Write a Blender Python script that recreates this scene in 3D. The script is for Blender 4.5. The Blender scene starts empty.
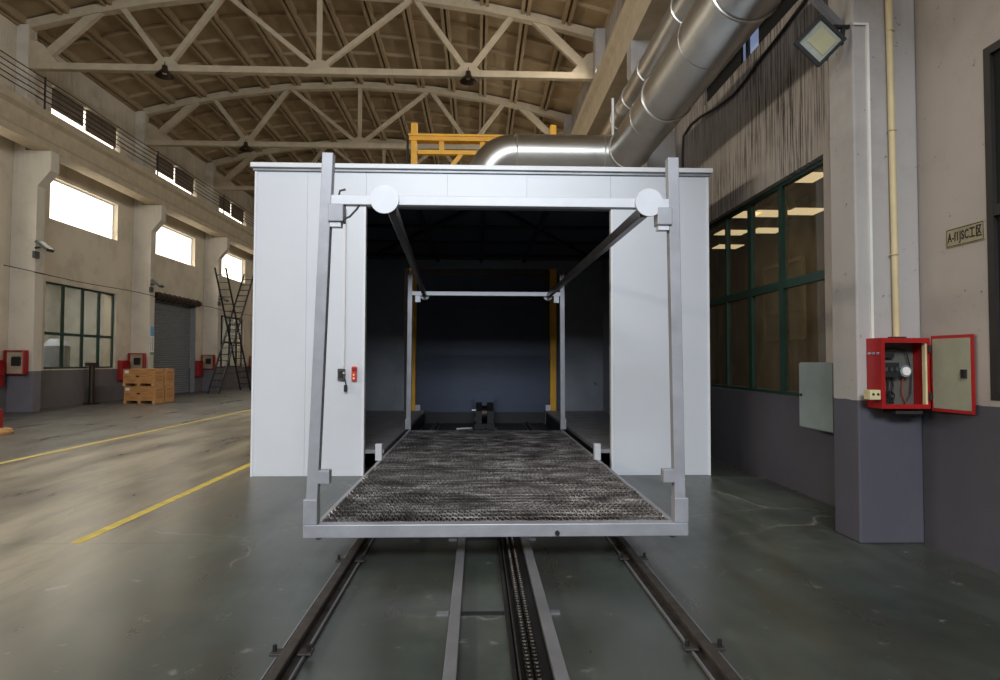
import bpy, math, random
from mathutils import Vector, Matrix, noise
random.seed(7)
SC = bpy.context.scene
COL = SC.collection
R = math.radians

# ------------------------------------------------------------------ camera, world, lights, exposure
def make_camera():
    yaw, pit, rol = .0349, .0335, .0029
    cy, sy, cp, sp, cr, sr = math.cos(yaw), math.sin(yaw), math.cos(pit), math.sin(pit), math.cos(rol), math.sin(rol)
    def w(a, u, d):
        yr = d * cp - u * sp
        z = d * sp + u * cp
        return Vector((a * cy + yr * sy, -a * sy + yr * cy, z))
    right, up, fwd = w(cr, sr, 0), w(-sr, cr, 0), w(0, 0, 1)
    m = Matrix((right, up, -fwd)).transposed().to_4x4()
    m.translation = (0, 0, 1.5)
    cam = bpy.data.cameras.new('camera')
    cam.sensor_fit = 'HORIZONTAL'; cam.sensor_width = 36
    cam.lens = 641.47 / 1000 * 36
    cam.clip_start = .05; cam.clip_end = 200
    o = bpy.data.objects.new('camera', cam); COL.objects.link(o)
    o.matrix_world = m
    SC.camera = o
make_camera()

wd = bpy.data.worlds.new('sky'); SC.world = wd; wd.use_nodes = True
wd.node_tree.nodes['Background'].inputs[0].default_value = (.62, .74, .95, 1)
wd.node_tree.nodes['Background'].inputs[1].default_value = .6

def area(name, loc, rot, sx, sy, power, col, spread=180):
    l = bpy.data.lights.new(name, 'AREA'); l.shape = 'RECTANGLE'; l.size = sx; l.size_y = sy
    l.energy = power; l.color = col; l.spread = R(spread)
    o = bpy.data.objects.new(name, l); COL.objects.link(o); o.location = loc; o.rotation_euler = rot
    return o
# daylight through the broad high windows of the end wall behind the photographer
area('end_window_daylight', (-.5, -8.85, 8.6), (R(78), 0, 0), 7.6, 3.0, 2300, (.86, .93, 1))
# daylight through the row of high windows in the left wall, in the bays before the ones in view
for yy in (-3.9, 2.68, 9.26, 15.84, 22.42, 29.0, 35.58):
    area('window_daylight', (-13.3, yy, 6.65), (0, R(-58), 0), 1.25, 3.6, 170, (1, .91, .76), 130)
# added fill lamps, hidden above the right crane beam, brightening the left wall
for yy in (16, 24, 32, 40):
    area('left_wall_fill', (3.66, yy, 9.75), (0, R(60), 0), .8, 4.5, 300, (1, .94, .84))
VS = SC.view_settings
VS.view_transform = 'Standard'; VS.look = 'None'; VS.gamma = 1; VS.use_curve_mapping = False
VS.exposure = -.12

# ------------------------------------------------------------------ materials
def lin(c):
    return tuple((x / 12.92 if x <= .04045 else ((x + .055) / 1.055) ** 2.4) for x in (v / 255 for v in c)) + (1,)

def nodes(name):
    m = bpy.data.materials.new(name); m.use_nodes = True
    nt = m.node_tree
    return m, nt, nt.nodes['Principled BSDF']

def coords(nt, scale=(1, 1, 1), geo=False):
    mp = nt.nodes.new('ShaderNodeMapping'); mp.inputs['Scale'].default_value = scale
    if geo:
        g = nt.nodes.new('ShaderNodeNewGeometry'); nt.links.new(g.outputs['Position'], mp.inputs[0])
    else:
        t = nt.nodes.new('ShaderNodeTexCoord'); nt.links.new(t.outputs['Object'], mp.inputs[0])
    return mp.outputs[0]

def noise_n(nt, vec, scale, detail=5, rough=.6):
    n = nt.nodes.new('ShaderNodeTexNoise'); n.inputs['Scale'].default_value = scale
    n.inputs['Detail'].default_value = detail; n.inputs['Roughness'].default_value = rough
    nt.links.new(vec, n.inputs['Vector']); return n.outputs[0]

def ramp(nt, fac, stops):
    r = nt.nodes.new('ShaderNodeValToRGB'); e = r.color_ramp.elements
    e[0].position, e[0].color = stops[0]; e[1].position, e[1].color = stops[-1]
    for p, c in stops[1:-1]:
        x = e.new(p); x.color = c
    nt.links.new(fac, r.inputs[0]); return r.outputs[0]

def mix(nt, fac, a, b, mode='MIX'):
    m = nt.nodes.new('ShaderNodeMix'); m.data_type = 'RGBA'; m.blend_type = mode
    for sock, v in ((m.inputs[0], fac), (m.inputs[6], a), (m.inputs[7], b)):
        if hasattr(v, 'links'): nt.links.new(v, sock)
        else: sock.default_value = v
    return m.outputs[2]

def bump(nt, bs, h, strength=.2, dist=.01):
    b = nt.nodes.new('ShaderNodeBump'); b.inputs['Strength'].default_value = strength; b.inputs['Distance'].default_value = dist
    nt.links.new(h, b.inputs['Height']); nt.links.new(b.outputs[0], bs.inputs['Normal'])

G1, G0 = (1, 1, 1, 1), (0, 0, 0, 1)
def grey(v): return (v, v, v, 1)

def mat(name, rgb, rough=.5, metal=0, var=.12, scale=3, stretch=(1, 1, 1), bmp=0, spec=.5):
    m, nt, bs = nodes(name)
    v = coords(nt, stretch)
    n = noise_n(nt, v, scale)
    c = lin(rgb)
    d = tuple(x * (1 - 2 * var) for x in c[:3]) + (1,)
    l = tuple(min(1, x * (1 + var)) for x in c[:3]) + (1,)
    nt.links.new(ramp(nt, n, [(.3, d), (.7, l)]), bs.inputs['Base Color'])
    bs.inputs['Roughness'].default_value = rough; bs.inputs['Metallic'].default_value = metal
    bs.inputs['Specular IOR Level'].default_value = spec
    if bmp: bump(nt, bs, n, bmp)
    return m

def emit(name, rgb, s):
    m, nt, bs = nodes(name)
    bs.inputs['Base Color'].default_value = lin(rgb)
    bs.inputs['Emission Color'].default_value = lin(rgb); bs.inputs['Emission Strength'].default_value = s
    return m

def glass(name, tint, clear=.75, rough=.03):
    m, nt, bs = nodes(name)
    out = nt.nodes['Material Output']
    tr = nt.nodes.new('ShaderNodeBsdfTransparent'); tr.inputs[0].default_value = lin(tint)
    gl = nt.nodes.new('ShaderNodeBsdfGlossy'); gl.inputs['Roughness'].default_value = rough
    lw = nt.nodes.new('ShaderNodeLayerWeight'); lw.inputs[0].default_value = .5
    pw = nt.nodes.new('ShaderNodeMath'); pw.operation = 'POWER'; pw.inputs[1].default_value = 5; nt.links.new(lw.outputs['Facing'], pw.inputs[0])
    fr = nt.nodes.new('ShaderNodeMath'); fr.operation = 'MULTIPLY_ADD'; fr.inputs[1].default_value = .9; fr.inputs[2].default_value = .03; nt.links.new(pw.outputs[0], fr.inputs[0])
    m1 = nt.nodes.new('ShaderNodeMixShader'); m2 = nt.nodes.new('ShaderNodeMixShader')
    nt.links.new(fr.outputs[0], m1.inputs[0]); nt.links.new(tr.outputs[0], m1.inputs[1]); nt.links.new(gl.outputs[0], m1.inputs[2])
    df = nt.nodes.new('ShaderNodeBsdfDiffuse')
    n = noise_n(nt, coords(nt, (1, 1.5, .5)), 4)
    nt.links.new(ramp(nt, n, [(.3, lin((95, 85, 70))), (.75, lin((150, 140, 120)))]), df.inputs[0])
    m2.inputs[0].default_value = 1 - clear
    nt.links.new(m1.outputs[0], m2.inputs[1]); nt.links.new(df.outputs[0], m2.inputs[2])
    nt.links.new(m2.outputs[0], out.inputs[0])
    return m

def wall_mat(name, upper, dado, dado_h=1.17, streak=.5, streak_lo=3.6, streak_from=-99, chip=.45):
    m, nt, bs = nodes(name)
    pos = coords(nt, geo=True)
    sep = nt.nodes.new('ShaderNodeSeparateXYZ'); nt.links.new(pos, sep.inputs[0])
    n1 = noise_n(nt, pos, .9, 8, .65)
    up = ramp(nt, n1, [(.25, tuple(x * .72 for x in lin(upper)[:3]) + (1,)), (.5, lin(upper)), (.8, tuple(min(1, x * 1.1) for x in lin(upper)[:3]) + (1,))])
    # sooty vertical runs on the bare concrete
    n2 = noise_n(nt, coords(nt, (11, 11, .45), geo=True), 2.2, 6, .7)
    st = ramp(nt, n2, [(.46, G0), (.58, G1)])
    n3 = noise_n(nt, pos, .55, 3)
    big = ramp(nt, n3, [(.42, G0), (.6, G1)])
    mr = nt.nodes.new('ShaderNodeMapRange'); mr.interpolation_type = 'SMOOTHSTEP'
    mr.inputs['From Min'].default_value = streak_lo; mr.inputs['From Max'].default_value = streak_lo + .9
    nt.links.new(sep.outputs[2], mr.inputs['Value'])
    f = mix(nt, 1, st, mr.outputs[0], 'MULTIPLY')
    f = mix(nt, 1, f, mix(nt, .7, G1, big), 'MULTIPLY')
    gy = nt.nodes.new('ShaderNodeMath'); gy.operation = 'GREATER_THAN'; gy.inputs[1].default_value = streak_from; nt.links.new(sep.outputs[1], gy.inputs[0])
    f = mix(nt, 1, f, gy.outputs[0], 'MULTIPLY')
    f = mix(nt, 1, f, grey(streak), 'MULTIPLY')
    up = mix(nt, f, up, lin((30, 26, 24)))
    # small chips
    n4 = noise_n(nt, pos, 14, 4, .7)
    chip_m = ramp(nt, n4, [(.66, G0), (.71, G1)])
    up = mix(nt, mix(nt, 1, chip_m, grey(chip), 'MULTIPLY'), up, lin((60, 52, 46)))
    dd = ramp(nt, n1, [(.25, tuple(x * .7 for x in lin(dado)[:3]) + (1,)), (.7, lin(dado))])
    e = nt.nodes.new('ShaderNodeMath'); e.operation = 'MULTIPLY_ADD'
    nt.links.new(noise_n(nt, pos, 6), e.inputs[0]); e.inputs[1].default_value = -.03; nt.links.new(sep.outputs[2], e.inputs[2])
    g = nt.nodes.new('ShaderNodeMath'); g.operation = 'GREATER_THAN'; g.inputs[1].default_value = dado_h
    nt.links.new(e.outputs[0], g.inputs[0])
    nt.links.new(mix(nt, g.outputs[0], dd, up), bs.inputs['Base Color'])
    bs.inputs['Roughness'].default_value = .8
    bump(nt, bs, n4, .25, .01)
    return m

def floor_mat():
    m, nt, bs = nodes('floor_epoxy')
    pos = coords(nt, geo=True)
    sep = nt.nodes.new('ShaderNodeSeparateXYZ'); nt.links.new(pos, sep.inputs[0])
    n1 = noise_n(nt, pos, .45, 8, .66)
    n2 = noise_n(nt, coords(nt, (1.3, .22, 1), geo=True), 1.6, 7, .68)
    def step(sock, at, w):
        r = nt.nodes.new('ShaderNodeMapRange'); r.interpolation_type = 'SMOOTHSTEP'
        r.inputs['From Min'].default_value = at - w; r.inputs['From Max'].default_value = at + w
        nt.links.new(sock, r.inputs['Value']); return r.outputs[0]
    wx = nt.nodes.new('ShaderNodeMath'); wx.operation = 'MULTIPLY_ADD'; wx.inputs[1].default_value = 1.2
    nt.links.new(n1, wx.inputs[0]); nt.links.new(sep.outputs[0], wx.inputs[2])
    # green bay around the track, tan aisle, greyer strip along the left wall
    bay = ramp(nt, n1, [(.32, lin((44, 52, 47))), (.5, lin((68, 75, 70))), (.7, lin((100, 104, 96)))])
    aisle = ramp(nt, n2, [(.3, lin((84, 76, 62))), (.48, lin((122, 114, 96))), (.72, lin((158, 148, 126)))])
    edge = ramp(nt, n1, [(.3, lin((66, 66, 64))), (.7, lin((98, 98, 94)))])
    c = mix(nt, step(wx.outputs[0], -2.1, .8), aisle, bay)
    c = mix(nt, step(wx.outputs[0], -6.3, .3), edge, c)
    c = mix(nt, mix(nt, 1, ramp(nt, n2, [(.40, grey(.55)), (.56, G0)]), G1, 'MULTIPLY'), c, lin((58, 54, 46)))
    # sawn slab joints
    jn = nt.nodes.new('ShaderNodeMath'); jn.operation = 'PINGPONG'; jn.inputs[1].default_value = 3.1
    ad = nt.nodes.new('ShaderNodeMath'); ad.operation = 'ADD'; ad.inputs[1].default_value = -5.42; nt.links.new(sep.outputs[1], ad.inputs[0]); nt.links.new(ad.outputs[0], jn.inputs[0])
    c = mix(nt, ramp(nt, jn.outputs[0], [(.004, grey(.55)), (.012, G0)]), c, lin((40, 38, 34)))
    # worn light chips
    n3 = noise_n(nt, pos, 4.5, 5, .7)
    c = mix(nt, ramp(nt, n3, [(.63, G0), (.74, grey(.6))]), c, lin((165, 164, 152)))
    # hair cracks
    wob = nt.nodes.new('ShaderNodeVectorMath'); wob.operation = 'MULTIPLY_ADD'
    nn = nt.nodes.new('ShaderNodeTexNoise'); nn.inputs['Scale'].default_value = 2.5; nn.inputs['Detail'].default_value = 6
    nt.links.new(pos, nn.inputs['Vector'])
    nt.links.new(nn.outputs[1], wob.inputs[0]); wob.inputs[1].default_value = (.5, .5, 0); nt.links.new(pos, wob.inputs[2])
    vo = nt.nodes.new('ShaderNodeTexVoronoi'); vo.feature = 'DISTANCE_TO_EDGE'; vo.inputs['Scale'].default_value = .42
    nt.links.new(wob.outputs[0], vo.inputs['Vector'])
    cr = ramp(nt, vo.outputs['Distance'], [(.0014, G1), (.0045, G0)])
    cr = mix(nt, 1, cr, ramp(nt, noise_n(nt, pos, .5, 2), [(.52, G0), (.58, G1)]), 'MULTIPLY')
    c = mix(nt, mix(nt, 1, cr, grey(.4), 'MULTIPLY'), c, lin((185, 182, 166)))
    nt.links.new(c, bs.inputs['Base Color'])
    rr = ramp(nt, n2, [(.3, grey(.24)), (.75, grey(.46))])
    nt.links.new(rr, bs.inputs['Roughness'])
    bs.inputs['Specular IOR Level'].default_value = .5
    return m

def mesh_mat():
    m, nt, bs = nodes('expanded_metal')
    pos = coords(nt)
    n1 = noise_n(nt, coords(nt, (.8, 1.6, 1)), 3.0, 8, .8)
    nt.links.new(ramp(nt, n1, [(.35, lin((46, 41, 40))), (.5, lin((128, 124, 125))), (.66, lin((232, 231, 233)))]), bs.inputs['Base Color'])
    bs.inputs['Metallic'].default_value = .5; bs.inputs['Roughness'].default_value = .36
    return m

def wood_mat():
    m, nt, bs = nodes('crate_plywood')
    n = noise_n(nt, coords(nt, (1, 1, 9)), 2.4, 6)
    nt.links.new(ramp(nt, n, [(.3, lin((158, 104, 58))), (.7, lin((206, 150, 92)))]), bs.inputs['Base Color'])
    bs.inputs['Roughness'].default_value = .75
    return m

M = dict(
    wall_l=wall_mat('cream_wall_paint', (206, 194, 174), (110, 104, 104), streak=.25, streak_lo=8.0),
    wall_r=wall_mat('stained_concrete', (168, 159, 152), (80, 78, 86), streak=1.0, streak_lo=3.1, streak_from=5.5, chip=.7),
    pillar_l=wall_mat('cream_pillar_paint', (202, 193, 178), (118, 114, 121), streak=.12, chip=.6),
    pillar=wall_mat('pillar_paint', (170, 165, 162), (84, 82, 92), streak=.12, chip=.75),
    roof=mat('roof_concrete', (158, 137, 106), .85, var=.1, scale=1.2),
    truss=mat('truss_concrete', (184, 169, 144), .8, var=.08),
    floor=floor_mat(),
    dark_room=mat('brown_plaster', (120, 100, 76), .85),
    annex=mat('annex_white', (188, 188, 182), .7), beige=mat('beige_paint', (176, 160, 130), .7),
    white=mat('white_steel_panel', (222, 226, 234), .32, var=.015, scale=.8),
    white_rib=mat('white_trim', (236, 238, 242), .35, var=.02),
    flash=mat('grey_flashing', (150, 154, 160), .4, metal=.3),
    lining=mat('booth_lining', (140, 145, 154), .55, var=.06),
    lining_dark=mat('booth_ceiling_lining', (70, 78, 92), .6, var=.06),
    brace=mat('dark_brace', (30, 32, 38), .6),
    door_leaf=mat('blue_grey_door_leaf', (54, 66, 90), .5, var=.05),
    plate=mat('floor_plate', (142, 140, 142), .55, var=.15),
    frame=mat('grey_steel_paint', (160, 161, 168), .38, metal=.15, var=.08, scale=5),
    frame_white=mat('light_steel_paint', (208, 210, 217), .38, metal=.05, var=.04, scale=5),
    rail_dark=mat('dark_bare_steel', (92, 88, 86), .35, metal=.8, var=.15),
    mesh=mesh_mat(),
    rust=mat('rusty_steel', (74, 68, 64), .6, metal=.5, var=.25, scale=9),
    steel=mat('worn_steel', (150, 148, 146), .3, metal=.9, var=.15, scale=6),
    greysteel=mat('matt_grey_steel', (128, 128, 132), .5, metal=.3, var=.1),
    black=mat('black_rubber', (24, 24, 26), .6),
    chain=mat('oily_chain_steel', (62, 56, 50), .42, metal=.9, var=.25, scale=14),
    trough=mat('dark_trough', (34, 31, 30), .5, metal=.3),
    duct=mat('galvanised_sheet', (190, 188, 184), .36, metal=1, var=.07, scale=2),
    duct_ring=mat('galvanised_flange', (214, 212, 208), .3, metal=.9, var=.05),
    yellow=mat('yellow_crane_paint', (240, 178, 34), .45, var=.08),
    red=mat('red_enamel', (162, 22, 24), .42, var=.08),
    red_dark=mat('dark_red_enamel', (150, 32, 28), .5, var=.1),
    orange=mat('orange_red_plastic', (228, 74, 44), .4, var=.05),
    olive=mat('faded_grey_green_enamel', (150, 148, 128), .55, var=.1),
    boxgrey=mat('grey_green_cabinet_enamel', (126, 138, 134), .4, var=.08),
    panelgrey=mat('panel_back_plate', (92, 90, 84), .6),
    green=mat('green_window_paint', (18, 56, 46), .5, var=.12),
    brownframe=mat('dark_window_paint', (40, 36, 34), .6, var=.12),
    glass=glass('dusty_glass', (236, 232, 220), .80),
    glass_l=glass('hazy_glass', (240, 238, 230), .7, .1),
    glare=emit('daylit_pane', (255, 248, 232), 2.6),
    glare_dim=emit('daylit_pane_blue', (160, 180, 225), .35),
    tube_light=emit('lit_tube', (255, 236, 200), 1.6),
    board=mat('dark_blind_board', (112, 98, 84), .8),
    void=mat('black_board_and_void', (16, 15, 15), .9),
    shutter=mat('grey_shutter_slats', (138, 140, 144), .5, metal=.2, var=.06),
    wood=wood_mat(), wood_pale=mat('pale_batten', (198, 150, 98), .75, var=.12, scale=8),
    paper=mat('white_paper', (235, 232, 224), .8, var=.02),
    line=mat('yellow_floor_paint', (214, 190, 84), .6, var=.14, scale=7),
    pvc=mat('white_pvc', (224, 222, 216), .45, var=.05), pvc_beige=mat('beige_pvc', (206, 188, 146), .5, var=.08),
    lampgrey=mat('grey_lamp_casing', (66, 68, 66), .5), lens=mat('lamp_lens', (196, 202, 190), .2, var=.04),
    led=mat('led_board', (176, 172, 138), .4), reflector=mat('bright_reflector', (176, 184, 176), .25, metal=.4),
    bronze=mat('dark_bronze_lamp', (62, 48, 36), .5, metal=.4),
    copper=mat('red_wire', (170, 60, 44), .5), silver=mat('silver_meter', (190, 200, 214), .25, metal=.7),
    signplate=mat('aged_cream_sign', (156, 146, 118), .7, var=.12, scale=12),
    blue=mat('sky_blue_print', (112, 168, 210), .6), leafgreen=mat('green_print', (120, 160, 110), .6),
    cream_plastic=mat('cream_plastic', (220, 206, 160), .5),
    blanket=mat('white_tank_paint', (176, 186, 200), .5),
)

# ------------------------------------------------------------------ mesh builder
class MB:
    def __init__(s): s.v = []; s.f = []
    def add(s, vs, fs):
        b = len(s.v); s.v += [Vector(p) for p in vs]; s.f += [[b + i for i in f] for f in fs]; return s
    def box(s, x0, x1, y0, y1, z0, z1):
        if x0 > x1: x0, x1 = x1, x0
        if y0 > y1: y0, y1 = y1, y0
        if z0 > z1: z0, z1 = z1, z0
        return s.add([(x0, y0, z0), (x1, y0, z0), (x1, y1, z0), (x0, y1, z0), (x0, y0, z1), (x1, y0, z1), (x1, y1, z1), (x0, y1, z1)],
                     [(3, 2, 1, 0), (4, 5, 6, 7), (0, 1, 5, 4), (1, 2, 6, 5), (2, 3, 7, 6), (3, 0, 4, 7)])
    def obox(s, m, sx, sy, sz):
        b = MB().box(-sx / 2, sx / 2, -sy / 2, sy / 2, -sz / 2, sz / 2)
        return s.add([m @ v for v in b.v], b.f)
    def bar(s, p, q, w, h, up=(0, 0, 1)):
        p, q = Vector(p), Vector(q); d = (q - p).normalized(); u = Vector(up)
        if abs(d.dot(u)) > .99: u = Vector((0, 1, 0))
        x = d.cross(u).normalized(); u = x.cross(d).normalized()
        c = [x * (a * w / 2) + u * (b * h / 2) for a, b in ((-1, -1), (1, -1), (1, 1), (-1, 1))]
        return s.add([p + k for k in c] + [q + k for k in c], [(0, 1, 2, 3), (7, 6, 5, 4), (0, 4, 5, 1), (1, 5, 6, 2), (2, 6, 7, 3), (3, 7, 4, 0)])
    def tube(s, pts, r, n=10, cap=True):
        pts = [Vector(p) for p in pts]; rs = r if isinstance(r, (list, tuple)) else [r] * len(pts)
        b = len(s.v); prev = None
        for i, p in enumerate(pts):
            t = (pts[min(i + 1, len(pts) - 1)] - pts[max(i - 1, 0)]).normalized()
            if prev is None:
                a = Vector((0, 0, 1)) if abs(t.z) < .9 else Vector((1, 0, 0))
                x = t.cross(a).normalized()
            else:
                x = (prev - t * prev.dot(t)).normalized()
            prev = x; y = t.cross(x)
            for k in range(n):
                a = 2 * math.pi * k / n
                s.v.append(p + (x * math.cos(a) + y * math.sin(a)) * rs[i])
        for i in range(len(pts) - 1):
            for k in range(n):
                k2 = (k + 1) % n
                s.f.append([b + i * n + k, b + i * n + k2, b + (i + 1) * n + k2, b + (i + 1) * n + k])
        if cap:
            s.f.append([b + k for k in range(n)][::-1]); e = b + (len(pts) - 1) * n
            s.f.append([e + k for k in range(n)])
        return s
    def cyl(s, p, q, r, n=16, r2=None): return s.tube([p, q], [r, r if r2 is None else r2], n)
    def torus(s, c, axis, RR, r, n=32, k=8):
        axis = Vector(axis).normalized(); a = Vector((0, 0, 1)) if abs(axis.z) < .9 else Vector((1, 0, 0))
        x = axis.cross(a).normalized(); y = axis.cross(x); b = len(s.v); c = Vector(c)
        for i in range(n):
            t = 2 * math.pi * i / n; d = x * math.cos(t) + y * math.sin(t)
            for j in range(k):
                u = 2 * math.pi * j / k
                s.v.append(c + d * (RR + r * math.cos(u)) + axis * (r * math.sin(u)))
        for i in range(n):
            for j in range(k):
                s.f.append([b + i * k + j, b + ((i + 1) % n) * k + j, b + ((i + 1) % n) * k + (j + 1) % k, b + i * k + (j + 1) % k])
        return s
    def prism(s, poly, axis, a, b):
        def P(u, v, w): return {'x': (w, u, v), 'y': (u, w, v), 'z': (u, v, w)}[axis]
        n = len(poly)
        return s.add([P(u, v, a) for u, v in poly] + [P(u, v, b) for u, v in poly],
                     [list(range(n))[::-1], list(range(n, 2 * n))] + [[i, (i + 1) % n, n + (i + 1) % n, n + i] for i in range(n)])
    def build(s, name, material, parent=None, bevel=0, smooth=False, fix=True):
        o0 = parent_loc(parent)
        me = bpy.data.meshes.new(name)
        me.from_pydata([v - o0 for v in s.v], [], s.f); me.update()
        if fix:
            import bmesh
            bm = bmesh.new(); bm.from_mesh(me); bmesh.ops.recalc_face_normals(bm, faces=bm.faces); bm.to_mesh(me); bm.free()
        me.materials.append(M[material] if isinstance(material, str) else material)
        if smooth:
            me.shade_smooth(); me.set_sharp_from_angle(angle=R(38))
        o = bpy.data.objects.new(name, me); COL.objects.link(o)
        if parent: o.parent = parent
        if bevel:
            b = o.modifiers.new('soft_edges', 'BEVEL'); b.width = bevel; b.segments = 2; b.limit_method = 'ANGLE'
        return o

def parent_loc(p):
    v = Vector((0, 0, 0))
    while p is not None: v = v + p.location; p = p.parent
    return v

def tag(o, label=None, cat=None, group=None, kind=None):
    if label: o['label'] = label
    if cat: o['category'] = cat
    if group: o['group'] = group
    if kind: o['kind'] = kind
    return o

def thing(name, label, cat, loc, group=None, kind=None):
    o = bpy.data.objects.new(name, None); COL.objects.link(o); o.location = loc; o.empty_display_size = .1
    return tag(o, label, cat, group, kind)

def kids(o): return [c for c in bpy.data.objects if c.parent == o]
def copy_tree(o, parent=None):
    c = o.copy(); COL.objects.link(c)
    if parent is not None: c.parent = parent
    for k in kids(o): copy_tree(k, c)
    return c
def repeat(src, loc, label):
    c = copy_tree(src); c.location = loc; c['label'] = label
    return c

# ------------------------------------------------------------------ the hall
XL, XR, PL, PR = -13.47, 3.72, -12.75, 3.17
XC, HALF = -4.75, 8.75
BAY = 6.58
YN, YF = -9.0, 51.5
def roof_z(x):
    u = (x - XC) / 8.5
    return 12.75 - 1.25 * u * u

def struct(name, label, cat, mb, m, **k): return tag(mb.build(name, m, **k), label, cat, kind='structure')

struct('floor', 'worn grey green concrete floor of the hall', 'floor', MB().box(XL - .5, XR + .4, YN - .3, YF + .3, -.2, 0), 'floor')

def holed(x0, x1, y0, y1, z0, z1, holes, axis='x'):
    """wall slab with rectangular openings (a0, a1, z0, z1)"""
    mb = MB()
    aa = sorted({y0, y1, *[h[0] for h in holes], *[h[1] for h in holes]}); aa = [a for a in aa if y0 <= a <= y1]
    for a, b in zip(aa, aa[1:]):
        cuts = sorted([(h[2], h[3]) for h in holes if h[0] < (a + b) / 2 < h[1]])
        z = z0
        for c, d in cuts + [(z1, z1)]:
            if c > z + 1e-4:
                mb.box(x0, x1, a, b, z, c) if axis == 'x' else mb.box(a, b, x0, x1, z, c)
            z = max(z, d)
    return mb

hi_y = [BAY * k + 9.26 for k in range(-2, 7)]              # bay centres, left wall
UPW = [(c - 1.9, c + 1.9, 5.97, 7.32) for c in hi_y]
STRIP = [(c - 1.95, c + 1.95, 9.22, 10.2) for c in hi_y]
LOWL = {2: (20.42, 24.36, 1.22, 3.97), 4: (33.47, 37.4, 1.15, 3.9)}
SHUT = (26.98, 30.95, 0, 4.1)
struct('wall_left', 'long cream painted wall with high bright windows', 'wall',
       holed(XL - .45, XL, YN, YF, 0, 11.9, UPW + STRIP + list(LOWL.values()) + [SHUT]), 'wall_l')
LOWR = [(6.73, 10.73, 1.1, 3.75), (.63, 4.53, 1.23, 3.81)]
UPR = (7.0, 10.32, 5.72, 7.2)
struct('wall_right', 'soot streaked concrete wall with grey dado', 'wall',
       holed(XR, XR + .2, YN, YF, 0, 11.9, LOWR + [UPR]), 'wall_r')
struct('wall_back', 'far end wall of the hall behind the white booth', 'wall', MB().box(XL, XR, YF, YF + .3, 0, 12.9), 'wall_l')
struct('wall_front', 'end wall with the broad high window opening', 'wall', holed(YN - .3, YN, XL, XR, 0, 12.9, [(-4.5, 3.5, 6.9, 10.3)], 'y'), 'wall_l')

# vaulted concrete roof with ribs
rf = MB(); nseg = 28
xs = [XC - HALF - .25 + (2 * HALF + .5) * i / nseg for i in range(nseg + 1)]
for a, b in zip(xs, xs[1:]):
    rf.prism([(a, roof_z(a)), (b, roof_z(b)), (b, roof_z(b) + .25), (a, roof_z(a) + .25)], 'y', YN - .3, YF + .3)
nr = 14
for i in range(nr + 1):
    x = XC - 8.6 + 17.2 * i / nr
    for d in (-.085, .085):
        z = roof_z(x + d)
        rf.box(x + d - .05, x + d + .05, 12.0, YF, z - .2, z + .05)
for i in range(nr):
    xa, xb = XC - 8.6 + 17.2 * i / nr + .13, XC - 8.6 + 17.2 * (i + 1) / nr - .13
    y = 12.6
    while y < YF:
        rf.bar((xa, y, roof_z(xa) - .03), (xb, y, roof_z(xb) - .03), .08, .16); y += 1.316
struct('ceiling', 'vaulted ribbed concrete roof of the hall', 'ceiling', rf, 'roof')

# pillars with corbels, both sides
def pillar(side, yc, label):
    if side == 'l':
        pr = [(XL + .002, 0), (PL, 0), (PL, 6.55), (-12.38, 7.0), (-12.38, 7.58), (-13.12, 7.6), (-13.12, 11.3), (XL + .002, 11.3)]
    else:
        pr = [(XR - .002, 0), (PR, 0), (PR, 6.55), (2.88, 7.0), (2.88, 7.58), (3.42, 7.6), (3.42, 11.3), (XR - .002, 11.3)]
    return struct('concrete_pillar', label, 'pillar', MB().prism(pr, 'y', yc - .19, yc + .19), 'pillar_l' if side == 'l' else 'pillar', bevel=.015)
LEFT_P = [19.05, 25.55, 32.1, 38.7, 45.3]
for y, l in zip(LEFT_P, ('cream pillar before the green window on the left wall', 'cream pillar between green window and grey shutter',
                         'cream pillar between grey shutter and the black ladder', 'cream pillar half hidden beside the white booth',
                         'cream pillar deep behind the white booth')):
    pillar('l', y, l)
for y, l in ((5.44, 'near pillar carrying the open red box'), (12.02, 'right wall pillar behind the silver duct'), (18.6, 'second right wall pillar behind the booth'), (25.18, 'third right wall pillar far behind the booth')):
    pillar('r', y, l)
for nm, x0, x1, l in (('crane_beam', -12.92, -12.38, 'long concrete crane beam above the bright left windows'), ('crane_beam', 2.9, 3.40, 'long concrete crane beam along the right wall behind ducts')):
    b = MB(); s = 1 if x0 < 0 else -1
    b.prism([(x0, 8.66), (x1, 8.66), (x1, 8.45), ((x0 + x1) / 2 + .16, 8.35), ((x0 + x1) / 2 + .16, 7.9), (x1, 7.78), (x1, 7.58), (x0, 7.58), (x0, 7.78), ((x0 + x1) / 2 - .16, 7.9), ((x0 + x1) / 2 - .16, 8.35), (x0, 8.45)], 'y', 4.0, YF)
    o = struct(nm, l, 'beam', b, 'truss')

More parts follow.
